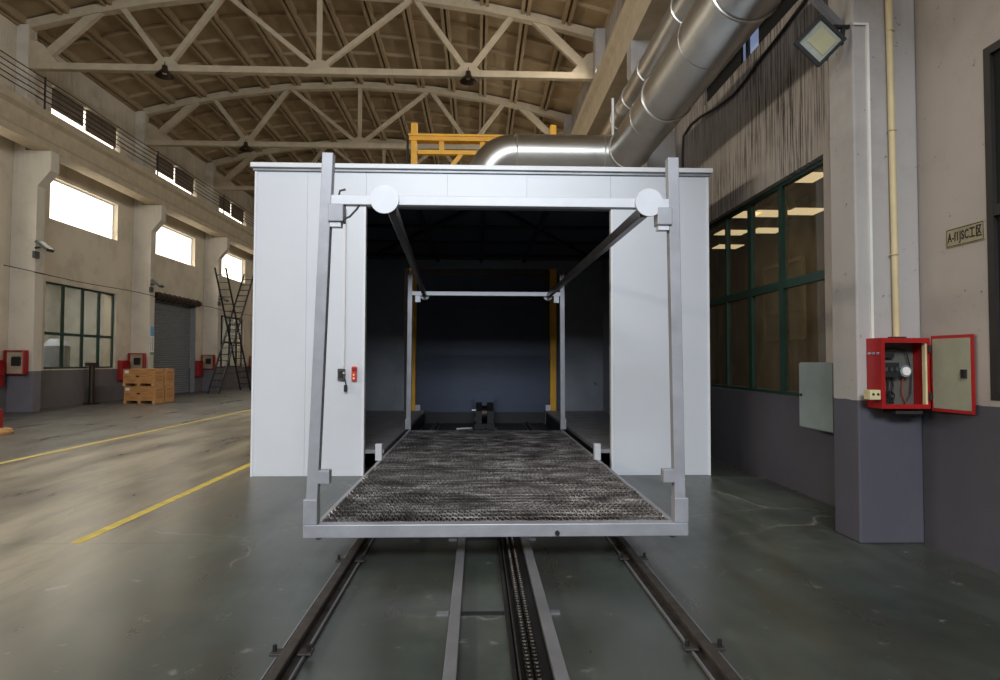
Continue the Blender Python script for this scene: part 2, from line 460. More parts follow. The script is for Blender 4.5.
# roof trusses
def truss(y):
    t = thing('roof_truss', '', 'roof truss', (XC, y, 10.1), 'concrete bowstring roof trusses')
    def zt(u): return roof_z(XC + u) - .2
    e = 8.45
    MB().box(XC - e, XC + e, y - .11, y + .11, 10.0, 10.2).build('bottom_chord', 'truss', t, bevel=.02)
    us = [-e, -6.6, -5.0, -2.8, 0, 2.8, 5.0, 6.6, e]
    b = MB()
    for a, c in zip(us, us[1:]): b.bar((XC + a, y, zt(a)), (XC + c, y, zt(c)), .24, .26)
    b.build('top_chord', 'truss', t)
    for s in (-1, 1):
        for (b0, z0), u1, w in (((0, 10.15), 2.8, .13), ((4.44, 10.15), 2.8, .15), ((4.44, 10.15), 5.8, .15), ((8.2, 10.15), 6.4, .26)):
            MB().bar((XC + s * b0, y, z0), (XC + s * u1, y, zt(u1)), .15, w).build('diagonal', 'truss', t)
        MB().box(XC + s * e - .1, XC + s * e + .1, y - .1, y + .1, 10.1, zt(e)).build('end_post', 'truss', t)
        for u in (0, 4.44) if s == 1 else (-4.44,):
            MB().prism([(XC + u - .42, 10.12), (XC + u + .42, 10.12), (XC + u + .15, 10.42), (XC + u - .15, 10.42)], 'y', y - .09, y + .09).build('node_block', 'truss', t)
        MB().prism([(XC + s * 8.4, 10.15), (XC + s * 7.5, 10.15), (XC + s * 8.0, 10.75), (XC + s * 8.4, 10.9)], 'y', y - .09, y + .09).build('end_haunch', 'truss', t)
    MB().box(XC - .07, XC + .07, y - .07, y + .07, 10.1, zt(0)).build('king_post', 'truss', t)
    return t
T0 = truss(19.0); T0['label'] = 'cream concrete roof truss nearest the camera, two bell lamps below'
for k, l in ((1, 'second cream roof truss, its lower chord just above the booth roof'), (2, 'third cream roof truss, seen low beyond the second'),
             (3, 'fourth cream roof truss, mostly hidden behind the booth roof'), (4, 'last cream roof truss before the end wall')):
    repeat(T0, (XC, 19.0 + BAY * k, 10.1), l)

# bell lamps at the truss nodes
def bell():
    t = thing('bell_lamp', '', 'lamp', (0, 0, 0), 'bell lamps under the roof trusses')
    MB().cyl((0, 0, -.12), (0, 0, 0), .012, 8).build('hanger', 'bronze', t)
    MB().tube([(0, 0, -.12), (0, 0, -.24)], [.07, .09], 16).build('lamp_housing', 'bronze', t, smooth=True)
    MB().tube([(0, 0, -.24), (0, 0, -.30), (0, 0, -.42), (0, 0, -.44)], [.09, .15, .25, .26], 20, cap=False).build('lamp_shade', 'bronze', t, smooth=True)
    MB().tube([(0, 0, -.26), (0, 0, -.36)], [.05, .06], 12).build('bulb', 'lens', t, smooth=True)
    return t
B0 = None
for k, (row) in enumerate((('bell lamp under the nearest truss, above the left windows', 'bell lamp under the nearest truss, above the booth'),
                           ('bell lamp under the second truss, left of the booth roof', None))):
    for s, l in zip((-1, 1), row):
        if l is None: continue
        loc = (XC + s * 4.44, 19.0 + BAY * k - (.16), 10.25)
        if B0 is None: B0 = bell(); B0.location = loc; B0['label'] = l
        else: repeat(B0, loc, l)

# ---------------------------------------------------------------- windows, shutter
WN = 0
def window(side, y0, y1, z0, z1, label, verts=(), rails=(), frame='green', pane='glass', fw=.06, inset=.12, thick=None):
    global WN
    WN += 1
    x = (XL - inset) if side == 'l' else (XR + inset)
    t = thing('window_%d' % WN, label, 'window', (x, (y0 + y1) / 2, z0), kind='structure')
    f = MB(); d = .035
    f.box(x - d, x + d, y0, y0 + fw, z0, z1); f.box(x - d, x + d, y1 - fw, y1, z0, z1)
    f.box(x - d, x + d, y0 + fw, y1 - fw, z0, z0 + fw); f.box(x - d, x + d, y0 + fw, y1 - fw, z1 - fw, z1)
    for v, w in verts: f.box(x - d, x + d, v - w / 2, v + w / 2, z0 + fw, z1 - fw)
    for r, w in rails: f.box(x - d * .95, x + d * .95, y0 + fw, y1 - fw, r - w / 2, r + w / 2)
    f.build('window_frame', frame, t)
    MB().box(x - .003, x + .003, y0 + fw * .5, y1 - fw * .5, z0 + fw * .5, z1 - fw * .5).build('glass', pane, t)
    return t
for i, c in enumerate(hi_y):
    names = {2 + 2: 'overexposed high window above the green window on the left wall', 5: 'overexposed high window above the grey roller shutter', 6: 'overexposed high window above the black ladder'}
    window('l', c - 1.9, c + 1.9, 5.97, 7.32, names.get(i, 'bright high window of the left wall'), frame='white_rib', pane='glare', fw=.05, inset=.2)
for i, c in enumerate(hi_y):
    if i < 2: continue
    names = {4: 'boarded strip window with glowing edges, nearest in the row over the crane beam', 5: 'boarded strip window over the crane beam, second of the row', 6: 'boarded strip window over the crane beam, third of the row'}
    t = window('l', c - 1.95, c + 1.95, 9.22, 10.2, names.get(i, 'boarded strip window far down the left wall'), frame='board', pane='glare', fw=.03, inset=.25)
    for a, b in ((c - 1.80, c - .1), (c + .05, c + 1.9)):
        MB().box(XL - .16, XL - .13, a, b, 9.54 if b < c else 9.46, 10.2).build('blind_board', 'board', t)
window('l', *LOWL[2], 'green framed low window with hazy panes on the left wall', [(21.45, .09), (22.5, .09), (23.45, .09)], [(2.35, .09)], pane='glass_l')
window('l', *LOWL[4], 'dark framed low window behind the black ladder', [(34.5, .1), (35.6, .1), (36.6, .1)], [(2.5, .1)], frame='brownframe', pane='glass_l')
window('r', *LOWR[0], 'large green framed window beside the white booth', [(7.9, .10), (8.83, .11), (9.68, .05)], [(2.47, .10)], fw=.045)
window('r', *LOWR[1], 'dark window opening at the edge of the right wall', [(1.6, .08), (2.55, .08), (3.5, .08)], [(2.6, .08)], frame='brownframe', pane='void', inset=.03)  # black pane stands in for the unlit room behind
t = window('r', *UPR, 'blacked out high window behind the silver duct', [(8.4, .08), (8.92, .08)], [], frame='brownframe', pane='glare_dim', fw=.05, inset=.155)
MB().box(XR + .05, XR + .08, 8.95, UPR[1], UPR[2], UPR[3]).build('blind_board', 'void', t)
MB().box(XR + .05, XR + .08, UPR[0], 8.38, UPR[2], UPR[3]).build('blind_board', 'void', t)

t = thing('door_1', 'grey roller shutter door between the cream pillars', 'door', (XL - .2, (SHUT[0] + SHUT[1]) / 2, 0), kind='structure')
b = MB(); z = 0
while z < 4.05:
    b.prism([(XL - .22, z), (XL - .165, z + .015), (XL - .155, z + .05), (XL - .165, z + .085), (XL - .22, z + .1)], 'y', SHUT[0], SHUT[1]); z += .1
b.build('shutter_curtain', 'shutter', t)
b = MB()
for y in (SHUT[0], SHUT[1]): b.box(XL - .12, XL + .05, y - .06, y + .06, 0, 4.1)
b.build('guide_channel', 'shutter', t)
b = MB().tube([(XL + .16, SHUT[0] - .1, 4.2), (XL + .16, SHUT[1] + .1, 4.2)], .14, 14)
for i in range(9): b.torus((XL + .16, SHUT[0] + .2 + i * .45, 4.2), (0, 1, 0), .15, .02, 18, 6)
b.build('shutter_drum', 'bronze', t)

# dim workshop beyond the right wall, and the one beyond the left wall
b = MB(); X0 = XR + .2
b.box(9.0, 9.2, -2, 24, 0, 6); b.box(X0, 9.2, 24, 24.2, 0, 6); b.box(X0, 9.2, -2.2, -2, 0, 6); b.box(X0, 9.2, -2.2, 24.2, 5.6, 6); b.box(X0 - .0, 9.2, -2.2, 24.2, -.15, 0)
struct('wall_side_room', 'brown walls of the dim workshop beyond the green window', 'wall', b, 'dark_room')
t = thing('window_%d' % (WN + 1), 'pale inner window on the far wall of the side workshop', 'window', (8.97, 18.4, 2.2), kind='structure'); WN += 1
b = MB()
for y in (17.3, 18.5, 19.7): b.box(8.93, 9.0, y - .06, y + .06, 2.2, 4.4)
for z in (2.2, 3.0, 4.4): b.box(8.93, 9.0, 17.3, 19.7, z - .06, z + .06)
b.build('window_frame', 'beige', t); MB().box(8.97, 8.995, 17.3, 19.7, 2.2, 4.4).build('glass', 'olive', t)
area('workshop_fill', (6.5, 10.5, 5.1), (0, 0, 0), 3, 10, 130, (1, .86, .66))  # added lamp that brightens the closed workshop
STRIPS = [(6.58, 12.71, 'lit ceiling panel nearest, topmost behind the green window'), (8.13, 15.61, 'lit ceiling panel just below the topmost one behind the green window'), (7.33, 15.87, 'lit ceiling panel in the middle of the window, upper row'), (6.70, 16.01, 'lit ceiling panel beside the booth edge, upper row behind glass'), (7.37, 18.27, 'lit ceiling panel beside the booth edge, middle row behind glass'), (8.25, 17.94, 'lit ceiling panel in the middle of the window, lower row'), (8.14, 20.52, 'lit ceiling panel lowest behind the green window')]
S0 = None
for (x, y, l) in STRIPS:
    if S0 is None:
        S0 = thing('ceiling_panel', l, 'ceiling light', (x, y, 5.3), 'lit panels in the side workshop')
        MB().box(x - .42, x + .42, y - .36, y + .36, 5.27, 5.36).build('light_tray', 'beige', S0)
        MB().box(x - .4, x + .4, y - .34, y + .34, 5.25, 5.27).build('diffuser', 'tube_light', S0)
        MB().box(x - .01, x + .01, y - .2, y + .2, 5.36, 5.6).build('hanger', 'beige', S0)
    else: repeat(S0, (x, y, 5.3), l)
X0 = XL - .45
for l, bx in (('pale back wall of the annex behind the left windows', (X0 - 2.6, X0 - 2.4, 19, 39, 0, 5)), ('pale end wall of the annex nearest the camera', (X0 - 2.4, X0, 19, 19.2, 0, 5)),
              ('pale middle wall of the annex beside the shutter', (X0 - 2.4, X0, 25.6, 25.8, 0, 5)), ('pale wall of the annex before the ladder window', (X0 - 2.4, X0, 31.9, 32.1, 0, 5)), ('pale far end wall of the annex', (X0 - 2.4, X0, 39, 39.2, 0, 5))):
    struct('wall_annex', l, 'wall', MB().box(*bx), 'annex')
struct('ceiling_annex', 'ceiling of the annex behind the left windows', 'ceiling', MB().box(X0 - 2.6, X0, 19, 39.2, 5.0, 5.2), 'annex')
struct('floor_annex', 'floor of the annex behind the left windows', 'floor', MB().box(X0 - 2.6, X0, 19, 39.2, -.15, 0), 'annex')
for y in (22.5, 35.5): area('annex_fill', (X0 - 1.2, y, 4.7), (0, 0, 0), 1.5, 3, 200, (.97, .98, 1))  # added lamps brightening the closed annex behind the hazy panes
for y, l in ((21.0, 'pale cylinder tank behind the green window, nearer one'), (23.1, 'pale cylinder tank behind the green window, farther one')):
    t = thing('storage_tank', l, 'tank', (X0 - .9, y, 0), 'tanks in the annex')
    MB().tube([(X0 - .9, y, .1), (X0 - .9, y, 2.0), (X0 - .9, y, 2.25)], [.42, .42, .2], 20).build('tank_body', 'blanket', t, smooth=True)
    MB().box(X0 - 1.2, X0 - .6, y - .3, y + .3, 0, .1).build('base', 'black', t)

# ---------------------------------------------------------------- the white booth
BX0, BX1, BY0, BY1, BZ = -2.925, 3.09, 8.48, 15.42, 4.02
JL, JR, OZ, FZ = -1.48, 1.775, 3.56, .33
bt = thing('white_booth', 'large white panelled booth with a dark open front in the hall centre', 'booth', ((BX0 + BX1) / 2, BY0, 0))
def panel(x0, x1, z0, z1, nm='front_panel'):
    MB().box(x0 + .0012, x1 - .0012, BY0, BY0 + .08, z0 + .002, z1).build(nm, 'white', bt)
for x0, x1 in ((BX0, -2.25), (-2.25, JL)): panel(x0, x1, 0, BZ)
for x0, x1 in ((JR, BX1),): panel(x0, x1, 0, BZ)
for x0, x1 in ((JL, -.41), (-.41, .65), (.65, JR)): panel(x0, x1, OZ, BZ, 'header_panel')
MB().box(BX0, BX0 + .06, BY0 + .08, BY1, 0, BZ).build('side_wall', 'white', bt)
MB().box(BX1 - .06, BX1, BY0 + .08, BY1, 0, BZ).build('side_wall', 'white', bt)
for x0, x1 in ((BX0 + .06, BX0 + .075), (BX1 - .075, BX1 - .06)):
    MB().box(x0, x1, BY0 + .08, BY1 - .08, FZ, 3.93).build('wall_lining', 'lining', bt)
b = holed(BY1 - .08, BY1, BX0 + .06, BX1 - .06, 0, BZ, [(-1.74, 2.03, 0, 3.74)], 'y'); b.build('back_wall', 'lining', bt)
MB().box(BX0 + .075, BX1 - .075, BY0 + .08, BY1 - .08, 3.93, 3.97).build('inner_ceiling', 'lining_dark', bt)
for x in (JL, JR):
    s = 1 if x > 0 else -1
    MB().box(x, x + s * .03, BY0 - .008, BY0 + .09, 0, OZ).build('jamb_trim', 'white_rib', bt, bevel=.004)
MB().box(JL, JR, BY0 - .008, BY0 + .12, OZ - .02, OZ + .02).build('head_trim', 'flash', bt)
for x in (BX0, BX1): MB().box(x - .012, x + .012, BY0 - .012, BY0 + .06, 0, BZ).build('corner_trim', 'white_rib', bt)
MB().box(BX0 - .05, BX1 + .05, BY0 - .08, BY1 + .02, BZ + .015, BZ + .075).build('roof', 'white_rib', bt, bevel=.005)
MB().box(BX0 - .03, BX1 + .03, BY0 - .035, BY1, BZ - .02, BZ + .015).build('roof_flashing', 'flash', bt)
MB().box(BX0 + .08, -1.235, BY0 + .10, BY1 - .09, FZ - .05, FZ).build('floor_plate', 'plate', bt)
MB().box(1.62, BX1 - .08, BY0 + .10, BY1 - .09, FZ - .05, FZ).build('floor_plate', 'plate', bt)
for x in (-1.27, 1.655): MB().box(x - .03, x + .03, BY0 + .6, BY1 - .2, 0.01, FZ - .05).build('plate_support', 'black', bt)
b = MB(); zc = 3.915
for y in (10.0, 11.4, 12.9, 14.5): b.box(BX0 + .08, BX1 - .08, y - .05, y + .05, zc - .04, zc + .015)
b.build('ceiling_purlin', 'brace', bt)
for x in (-.95, .08, 1.1): MB().box(x - .035, x + .035, BY0 + .2, BY1 - .1, zc - .05, zc + .0149).build('ceiling_rail', 'brace', bt)
for p, q in (((0, 9.8), (-2.2, 14.3)), ((.2, 9.8), (2.4, 14.3)), ((-1.0, 8.9), (-2.8, 11.4)), ((1.2, 8.9), (3.0, 11.4))):
    MB().bar((p[0], p[1], zc - .012), (q[0], q[1], zc - .012), .09, .05).build('ceiling_brace', 'brace', bt)
for x0, x1, hx in ((-2.72, -1.95, -2.66), (2.2, 2.9, 2.82)):
    d = MB().box(x0, x1, BY1 - .10, BY1 - .08, FZ, 2.1).build('access_door', 'lining', bt)
    MB().cyl((hx, BY1 - .1, .98), (hx, BY1 - .16, .98), .03, 10).build('door_knob', 'steel', d)
d = MB().box(BX1 - .2, BX1 - .08, 14.0, 14.12, FZ, 1.85).build('wall_duct', 'lining', bt)
MB().cyl((BX1 - .14, 14.06, 1.85), (BX1 - .14, 14.06, 3.9), .015, 8).build('conduit', 'lining', bt)

# control station on the booth front
MB_ = MB().tube([(-1.745, BY0 - .012, 3.5), (-1.745, BY0 - .012, 1.42)], .011, 8)
tag(MB_.build('conduit', 'pvc', None, smooth=True), 'thin white conduit running down the booth front to the switch', 'conduit')
t = thing('booth_switch', 'small grey switch with hanging black plug on the booth front', 'switch', (-1.76, BY0 - .02, 1.3))
MB().box(-1.82, -1.73, BY0 - .06, BY0 - .001, 1.25, 1.40).build('switch_body', 'lampgrey', t, bevel=.006)
MB().box(-1.80, -1.75, BY0 - .07, BY0 - .06, 1.28, 1.37).build('rocker', 'black', t, bevel=.004)
MB().cyl((-1.735, BY0 - .06, 1.345), (-1.735, BY0 - .085, 1.345), .013, 10).build('knob', 'cream_plastic', t)
MB().tube([(-1.73, BY0 - .03, 1.27), (-1.715, BY0 - .05, 1.22), (-1.71, BY0 - .05, 1.19)], .008, 6).build('plug_cord', 'black', t)
MB().box(-1.735, -1.695, BY0 - .07, BY0 - .03, 1.1, 1.19).build('plug', 'black', t, bevel=.006)
t = thing('push_button_station', 'orange red push button station on the booth front', 'control box', (-1.61, BY0 - .02, 1.33))
MB().box(-1.645, -1.575, BY0 - .05, BY0 - .001, 1.235, 1.43).build('station_body', 'orange', t, bevel=.015)
MB().cyl((-1.61, BY0 - .05, 1.395), (-1.61, BY0 - .075, 1.395), .024, 14).build('stop_button', 'red', t)
for z in (1.32, 1.275): MB().cyl((-1.61, BY0 - .05, z), (-1.61, BY0 - .062, z), .012, 12).build('button', 'paper', t)

# yellow lifting-door gantry and its leaf, right behind the booth
gt = thing('yellow_gantry', 'yellow steel gantry standing behind the white booth', 'gantry', (.15, 15.62, 0))
for x in (-1.57, 1.84): MB().box(x - .075, x + .075, 15.53, 15.71, 0, 7.32).build('leg', 'yellow', gt, bevel=.008)
MB().box(-1.7, 1.98, 15.5, 15.74, 6.88, 6.98).build('crossbeam', 'yellow', gt)
MB().box(-1.7, 1.98, 15.46, 15.5, 6.98, 7.03).build('crossbeam', 'yellow', gt)
MB().box(-1.48, 1.77, 15.55, 15.69, 6.56, 6.66).build('crossbeam', 'yellow', gt)
for x in (-.9, .1, 1.0): MB().box(x - .06, x + .06, 15.56, 15.68, 6.66, 6.88).build('stub', 'yellow', gt)
MB().bar((-.4, 15.62, 6.6), (-1.1, 15.62, 5.7), .1, .1).build('brace', 'yellow', gt)
MB().bar((.7, 15.62, 6.6), (1.4, 15.62, 5.7), .1, .1).build('brace', 'yellow', gt)
MB().box(-1.48, 1.77, 15.56, 15.68, 5.62, 5.74).build('crossbeam', 'yellow', gt)
MB().box(-1.48, 1.77, 15.56, 15.66, 3.60, 3.72).build('door_beam', 'rail_dark', gt)
for x in (-1.43, 1.71): MB().box(x - .06, x + .06, 15.5, 15.62, .0, .45).build('foot_block', 'frame_white', gt)
MB().tube([(-1.72, 15.5, 7.0), (-1.72, 15.5, 5.0), (-1.72, 15.5, 4.15)], .03, 8).build('hanging_cable', 'black', gt)
dl = thing('lifting_door', 'blue grey lifting door leaf closing the back of the booth', 'door leaf', (.15, 15.8, 0))
MB().box(-1.9, 2.15, 15.76, 15.84, .26, 4.4).build('door_panel', 'door_leaf', dl)
MB().box(-1.9, 2.15, 15.75, 15.84, 0, .26).build('void_strip', 'black', dl)  # black strip standing in for the dark void below the leaf
for z in (.31, 1.4, 2.8): MB().box(-1.9, 2.15, 15.745, 15.76, z - .03, z + .03).build('door_rib', 'door_leaf', dl)

# ---------------------------------------------------------------- floor track
def rail(x, label):
    t = thing('track_rail', label, 'rail', (x, 8, 0), 'floor rails under the trolley')
    MB().box(x - .075, x + .075, 1.0, 15.3, 0, .012).build('rail_flange', 'rust', t)
    MB().box(x - .014, x + .014, 1.0, 15.3, .012, .045).build('rail_web', 'rust', t)
    MB().box(x - .027, x + .027, 1.0, 15.3, .045, .072).build('rail_head', 'rust', t, bevel=.006)
    for d in (-.066, .066): MB().box(x + d - .005, x + d + .005, 1.0, 15.3, .012, .026).build('rail_lip', 'greysteel', t)
    for y in (3.32, 4.82, 6.4):
        for s in (-1, 1):
            c = MB().box(x + s * .07 - .035, x + s * .07 + .035, y - .035, y + .035, .026, .038)
            c = c.build('rail_clip', 'rust', t, bevel=.003)
            MB().cyl((x + s * .085, y, .038), (x + s * .085, y, .07), .011, 6).build('bolt', 'black', c)
    return t
rail(-.93, 'rusty floor rail under the left edge of the trolley')
rail(1.17, 'rusty floor rail under the right edge of the trolley')
for x in (-1.005, -.85):
    pass
tag(MB().box(-.155, -.092, 1.0, 14.0, .012, .05).build('guide_bar', 'greysteel', None, bevel=.004), 'flat grey steel bar left of the drive chain', 'guide bar')
t = thing('chain_trough', 'dark open steel trough holding the drive chain', 'trough', (.29, 8, 0))
MB().box(.168, .425, 1.0, 14.0, 0, .012).build('trough_bed', 'trough', t)
MB().box(.168, .186, 1.0, 14.0, .012, .06).build('trough_side', 'trough', t)
MB().box(.198, .206, 1.0, 14.0, .012, .052).build('trough_side', 'rust', t)
MB().box(.36, .425, 1.0, 14.0, .012, .062).build('guide_plate', 'greysteel', t, bevel=.004)
b = MB(); y = 1.2; i = 0
while y < 6.0:
    for dx in (-.021, .021):
        x = .268 + dx
        o = .0 if i % 2 else .007
        for s in (-1, 1): b.box(x + s * (.009 + o * .6) - .002, x + s * (.009 + o * .6) + .002, y - .026, y + .026, .032, .062)
        b.cyl((x - .014, y - .02, .047), (x + .014, y - .02, .047), .010, 8)
    y += .04; i += 1
tag(b.build('drive_chain', 'chain', None), 'oily double strand drive chain lying in the dark trough', 'chain')
tb = None
for y, l in ((3.86, 'thin dark cross tie across the track near the camera'), (5.45, 'thin dark cross tie at the trolley front beam')):
    t = thing('cross_tie', l, 'cross tie', (.15, y, 0), 'flat ties across the track')
    MB().box(-.22, .165, y - .016, y + .016, .0, .0118).build('tie_bar', 'black', t)
    for x in (-.2, .46): MB().box(x - .035, x + .035, y - .022, y + .022, .0, .014).build('end_plate', 'greysteel', t)
tag(MB().box(-1.233, 1.62, BY0 + 2.0, BY1 + .2, -.05, .0015).build('channel_floor', 'trough', None), 'dark floor of the channel between the booth floor plates', 'floor', kind='structure')  # dark plate over the hall floor inside the channel
t = thing('chain_drive', 'black chain drive unit standing at the back of the booth', 'drive unit', (.16, 14.5, 0))
MB().box(-.06, .38, 14.2, 14.9, .0016, .12).build('base', 'black', t)
MB().prism([(14.25, .12), (14.85, .12), (14.85, .56), (14.45, .56), (14.25, .40)], 'x', -.03, .10).build('side_cheek', 'black', t)
MB().prism([(14.25, .12), (14.85, .12), (14.85, .56), (14.45, .56), (14.25, .40)], 'x', .22, .36).build('side_cheek', 'black', t)
MB().cyl((.10, 14.5, .33), (.22, 14.5, .33), .18, 18).build('sprocket', 'chain', t, smooth=True)
MB().box(-.06, .38, 14.88, 14.9, .1, .82).build('guard_plate', 'door_leaf', t)
MB().cyl((-.12, 14.5, .4), (-.03, 14.5, .4), .03, 10).build('shaft_end', 'silver', t)
tag(MB().tube([(-.46, 14.2, .012), (-.3, 14.25, .02), (-.12, 14.35, .012)], .02, 8).build('white_hose', 'pvc', None, smooth=True), 'short white hose lying beside the chain drive unit', 'hose')

# ---------------------------------------------------------------- the trolley
tr = thing('trolley', 'long grey frame trolley with mesh deck rolling into the booth', 'trolley', (.15, 7.9, 0))
DZ, YA, YB, XA, XB = .33, 4.66, 11.1, -1.24, 1.54
MB().box(XA, XB, YA, YA + .09, .236, DZ).build('front_beam', 'frame', tr, bevel=.006)
MB().box(XA, XB, YB, YB + .06, .205, .30).build('rear_beam', 'rust', tr, bevel=.006)
for x0, x1 in ((XA + .07, -1.135), (1.435, XB - .07)): MB().box(x0, x1, YA + .09, YB, .20, DZ - .004).build('side_beam', 'frame', tr, bevel=.004)
for x in (-.5, .15, .8): MB().box(x - .03, x + .03, YA + .09, YB, .22, .285).build('stringer', 'rust', tr)
for i in range(8):
    y = 5.4 + i * .72
    MB().box(-1.135, 1.435, y - .03, y + .03, .219, .288).build('cross_member', 'rust', tr)
# expanded-metal deck
def deck():
    px, py = .044, .100
    x0, x1, y0, y1 = -1.135, 1.435, YA + .09, YB
    nx, ny = int((x1 - x0) / px * 2), int((y1 - y0) / py * 2)
    idx = {}; vs = []; fs = []
    def z(x, y):
        return .306 + .007 * math.sin(y * 2 * math.pi / .72 + 1) + .006 * noise.noise(Vector((x * 1.2, y * 2.4, 0))) + .006 * noise.noise(Vector((x * 9, y * 9, 3)))
    def V(i, j):
        if (i, j) not in idx:
            x, y = x0 + i * (x1 - x0) / nx, y0 + j * (y1 - y0) / ny
            idx[i, j] = len(vs); vs.append((x, y, z(x, y) + (.015 if j % 2 else 0)))
        return idx[i, j]
    for j in range(0, ny - 1):
        for i in range(0, nx - 1):
            if (i + j) % 2 == 0:
                if j + 2 <= ny and i + 2 <= nx:
                    fs.append([V(i + 1, j), V(i + 2, j + 1), V(i + 1, j + 2), V(i, j + 1)])
    mb = MB(); mb.add(vs, fs)
    o = mb.build('mesh_deck', 'mesh', tr)
    w = o.modifiers.new('strands', 'WIREFRAME'); w.thickness = .012; w.use_even_offset = False; w.use_boundary = True
    return o
deck()
for x, yb in ((XA + .05, YA), (XB - .05, YA), (XA + .05, YB), (XB - .05, YB)):
    yy = yb + .045; s = 1 if x < 0 else -1
    sk = MB().box(x - .05, x + .05, yy - .05, yy + .05, DZ, .51).build('post_socket', 'frame', tr, bevel=.005)
    lean = {-1.19: .085, 1.49: -.035}[round(x, 2)] if yb == YA else .012 * s
    MB().bar((x + s * .008, yy, .50), (x + s * .008 + lean, yy, 3.02), .08, .08, (0, 1, 0)).build('post', 'frame', tr, bevel=.005)
    xi = x + s * .09
    if yb == YA:
        MB().box(xi - .04, xi + .042, yy - .04, yy + .04, .62, .715).build('stop_block', 'frame', tr, bevel=.004)
for x in (-1.165, 1.44): MB().box(x - .038, x + .038, 7.66, 7.74, DZ - .004, .52).build('stub_post', 'frame_white', tr, bevel=.004)
CZ = 2.675
for y0, nm in ((YA + .01, 'front_crossbar'), (YB + .0, 'rear_crossbar')):
    MB().box(-1.142, 1.442, y0, y0 + .07, CZ - .035, CZ + .035).build(nm, 'frame_white', tr, bevel=.004)
for x, s in ((-1.03, 1), (1.375, -1)):
    c = MB().box(x - .055, x + .055, YA - .02, YA + .09, CZ - .165, CZ - .036).build('clamp_block', 'frame', tr, bevel=.006)
    MB().box(x - .045, x + .035, YA - .0, YA + .07, CZ - .2, CZ - .166).build('clamp_foot', 'frame_white', c)
    c = MB().box(x - .05, x + .04, YB + .0, YB + .07, CZ - .15, CZ - .036).build('clamp_block', 'frame_white', tr)
k = MB().tube([(-.985, YA - .01, CZ - .15), (-.93, YA - .01, CZ - .13), (-.88, YA - .0, CZ - .07), (-.87, YA + .03, CZ - .035)], .008, 8); k.build('cable_loop', 'lampgrey', tr, smooth=True)
k = MB().tube([(-1.02, YA + .04, CZ + .035), (-1.01, YA + .03, CZ + .07), (-.97, YA + .03, CZ + .08)], .008, 8); k.build('cable_end', 'lampgrey', tr, smooth=True)
for p, q in (((-.635, YA + .08, CZ), (-.92, YB, CZ + .005)), ((1.24, YA + .08, CZ), (1.23, YB, CZ + .005))):
    MB().bar((p[0], p[1], p[2] - .05), (q[0], q[1], q[2] - .03), .06, .08).build('top_tube', 'rail_dark', tr, bevel=.004)
for x, y, r_, dz in ((-.68, YA - .015, .103, 0), (1.26, YA - .015, .103, 0), (-.92, YB + .075, .075, -.03), (1.23, YB + .075, .075, -.03)):
    MB().cyl((x, y, CZ + dz), (x, y + .02, CZ + dz), r_, 40).build('round_plate', 'frame_white', tr)
for y in (5.5, 10.3):
    MB().cyl((-1.0, y, .175), (1.24, y, .175), .025, 12).build('axle', 'rust', tr)
    for x in (-.93, 1.17):
        w = MB().tube([(x - .045, y, .178), (x - .028, y, .178), (x - .0279, y, .178), (x + .0279, y, .178), (x + .028, y, .178), (x + .045, y, .178)], [.125, .125, .104, .104, .125, .125], 28)
        w.build('wheel', 'rust', tr)
MB().cyl((.58, YA, .265), (.58, YA - .02, .265), .017, 12).build('plug_button', 'black', tr)

# ---------------------------------------------------------------- ducts
t = thing('exhaust_duct', 'big shiny galvanised duct running overhead and down into the booth roof', 'duct', (2.62, 11.4, 4.1))
DX, DZc, DR, DY = 2.67, 5.26, .36, 11.45
MB().cyl((DX, -2.0, DZc), (DX, DY, DZc), DR, 48).build('main_run', 'duct', t, smooth=True)
MB().tube([(DX, DY, DZc), (DX, DY + DR * .9, DZc)], [DR, DR * .98], 48).build('run_end_cap', 'duct', t, smooth=True)
for y in (6.2, 8.85, 4.2): MB().torus((DX, y, DZc), (0, 1, 0), DR + .006, .017, 48, 8).build('flange_ring', 'duct_ring', t, smooth=True)
for y in (5.3, 7.25, 9.6): MB().torus((DX, y, DZc), (0, 1, 0), DR, .004, 48, 6).build('seam', 'duct', t, smooth=True)
MB().torus((DX, DY - DR - .02, DZc), (0, 1, 0), DR + .004, .016, 48, 8).build('flange_ring', 'duct_ring', t, smooth=True)
pts = [(DX - .2, DY, DZc - .02), (.66, DY, DZc - .02)]
EB = []
RR = .52
for i in range(1, 10):
    a = R(90) * i / 9
    EB.append((.66 - RR * math.sin(a), DY, DZc - .02 - RR * (1 - math.cos(a))))
MB().cyl(pts[0], pts[1], .355, 44).build('branch_run', 'duct', t, smooth=True)
MB().tube([pts[1]] + EB + [(.66 - RR, DY, 4.12)], .355, 44).build('branch_elbow', 'duct', t, smooth=True)
for x in (2.24, .68): MB().torus((x, DY, DZc - .02), (1, 0, 0), .36, .010, 44, 8).build('flange_ring', 'duct_ring', t, smooth=True)
t = thing('thin_duct', 'slimmer galvanised duct running above the big duct', 'duct', (2.82, 9, 6.22))
MB().cyl((2.80, -2.0, 6.23), (2.80, 14.0, 6.23), .24, 40).build('pipe_run', 'duct', t, smooth=True)
for y in (8.3, 10.1, 11.2, 12.2, 6.5): MB().torus((2.80, y, 6.23), (0, 1, 0), .245, .014, 40, 8).build('flange_ring', 'duct_ring', t, smooth=True)
MB().box(2.5, 2.54, 11.8, 11.84, 5.7, 6.45).build('hanger_strap', 'pvc', t)
MB().box(2.5, 2.6, 11.79, 11.85, 5.68, 5.72).build('hanger_foot', 'pvc', t)
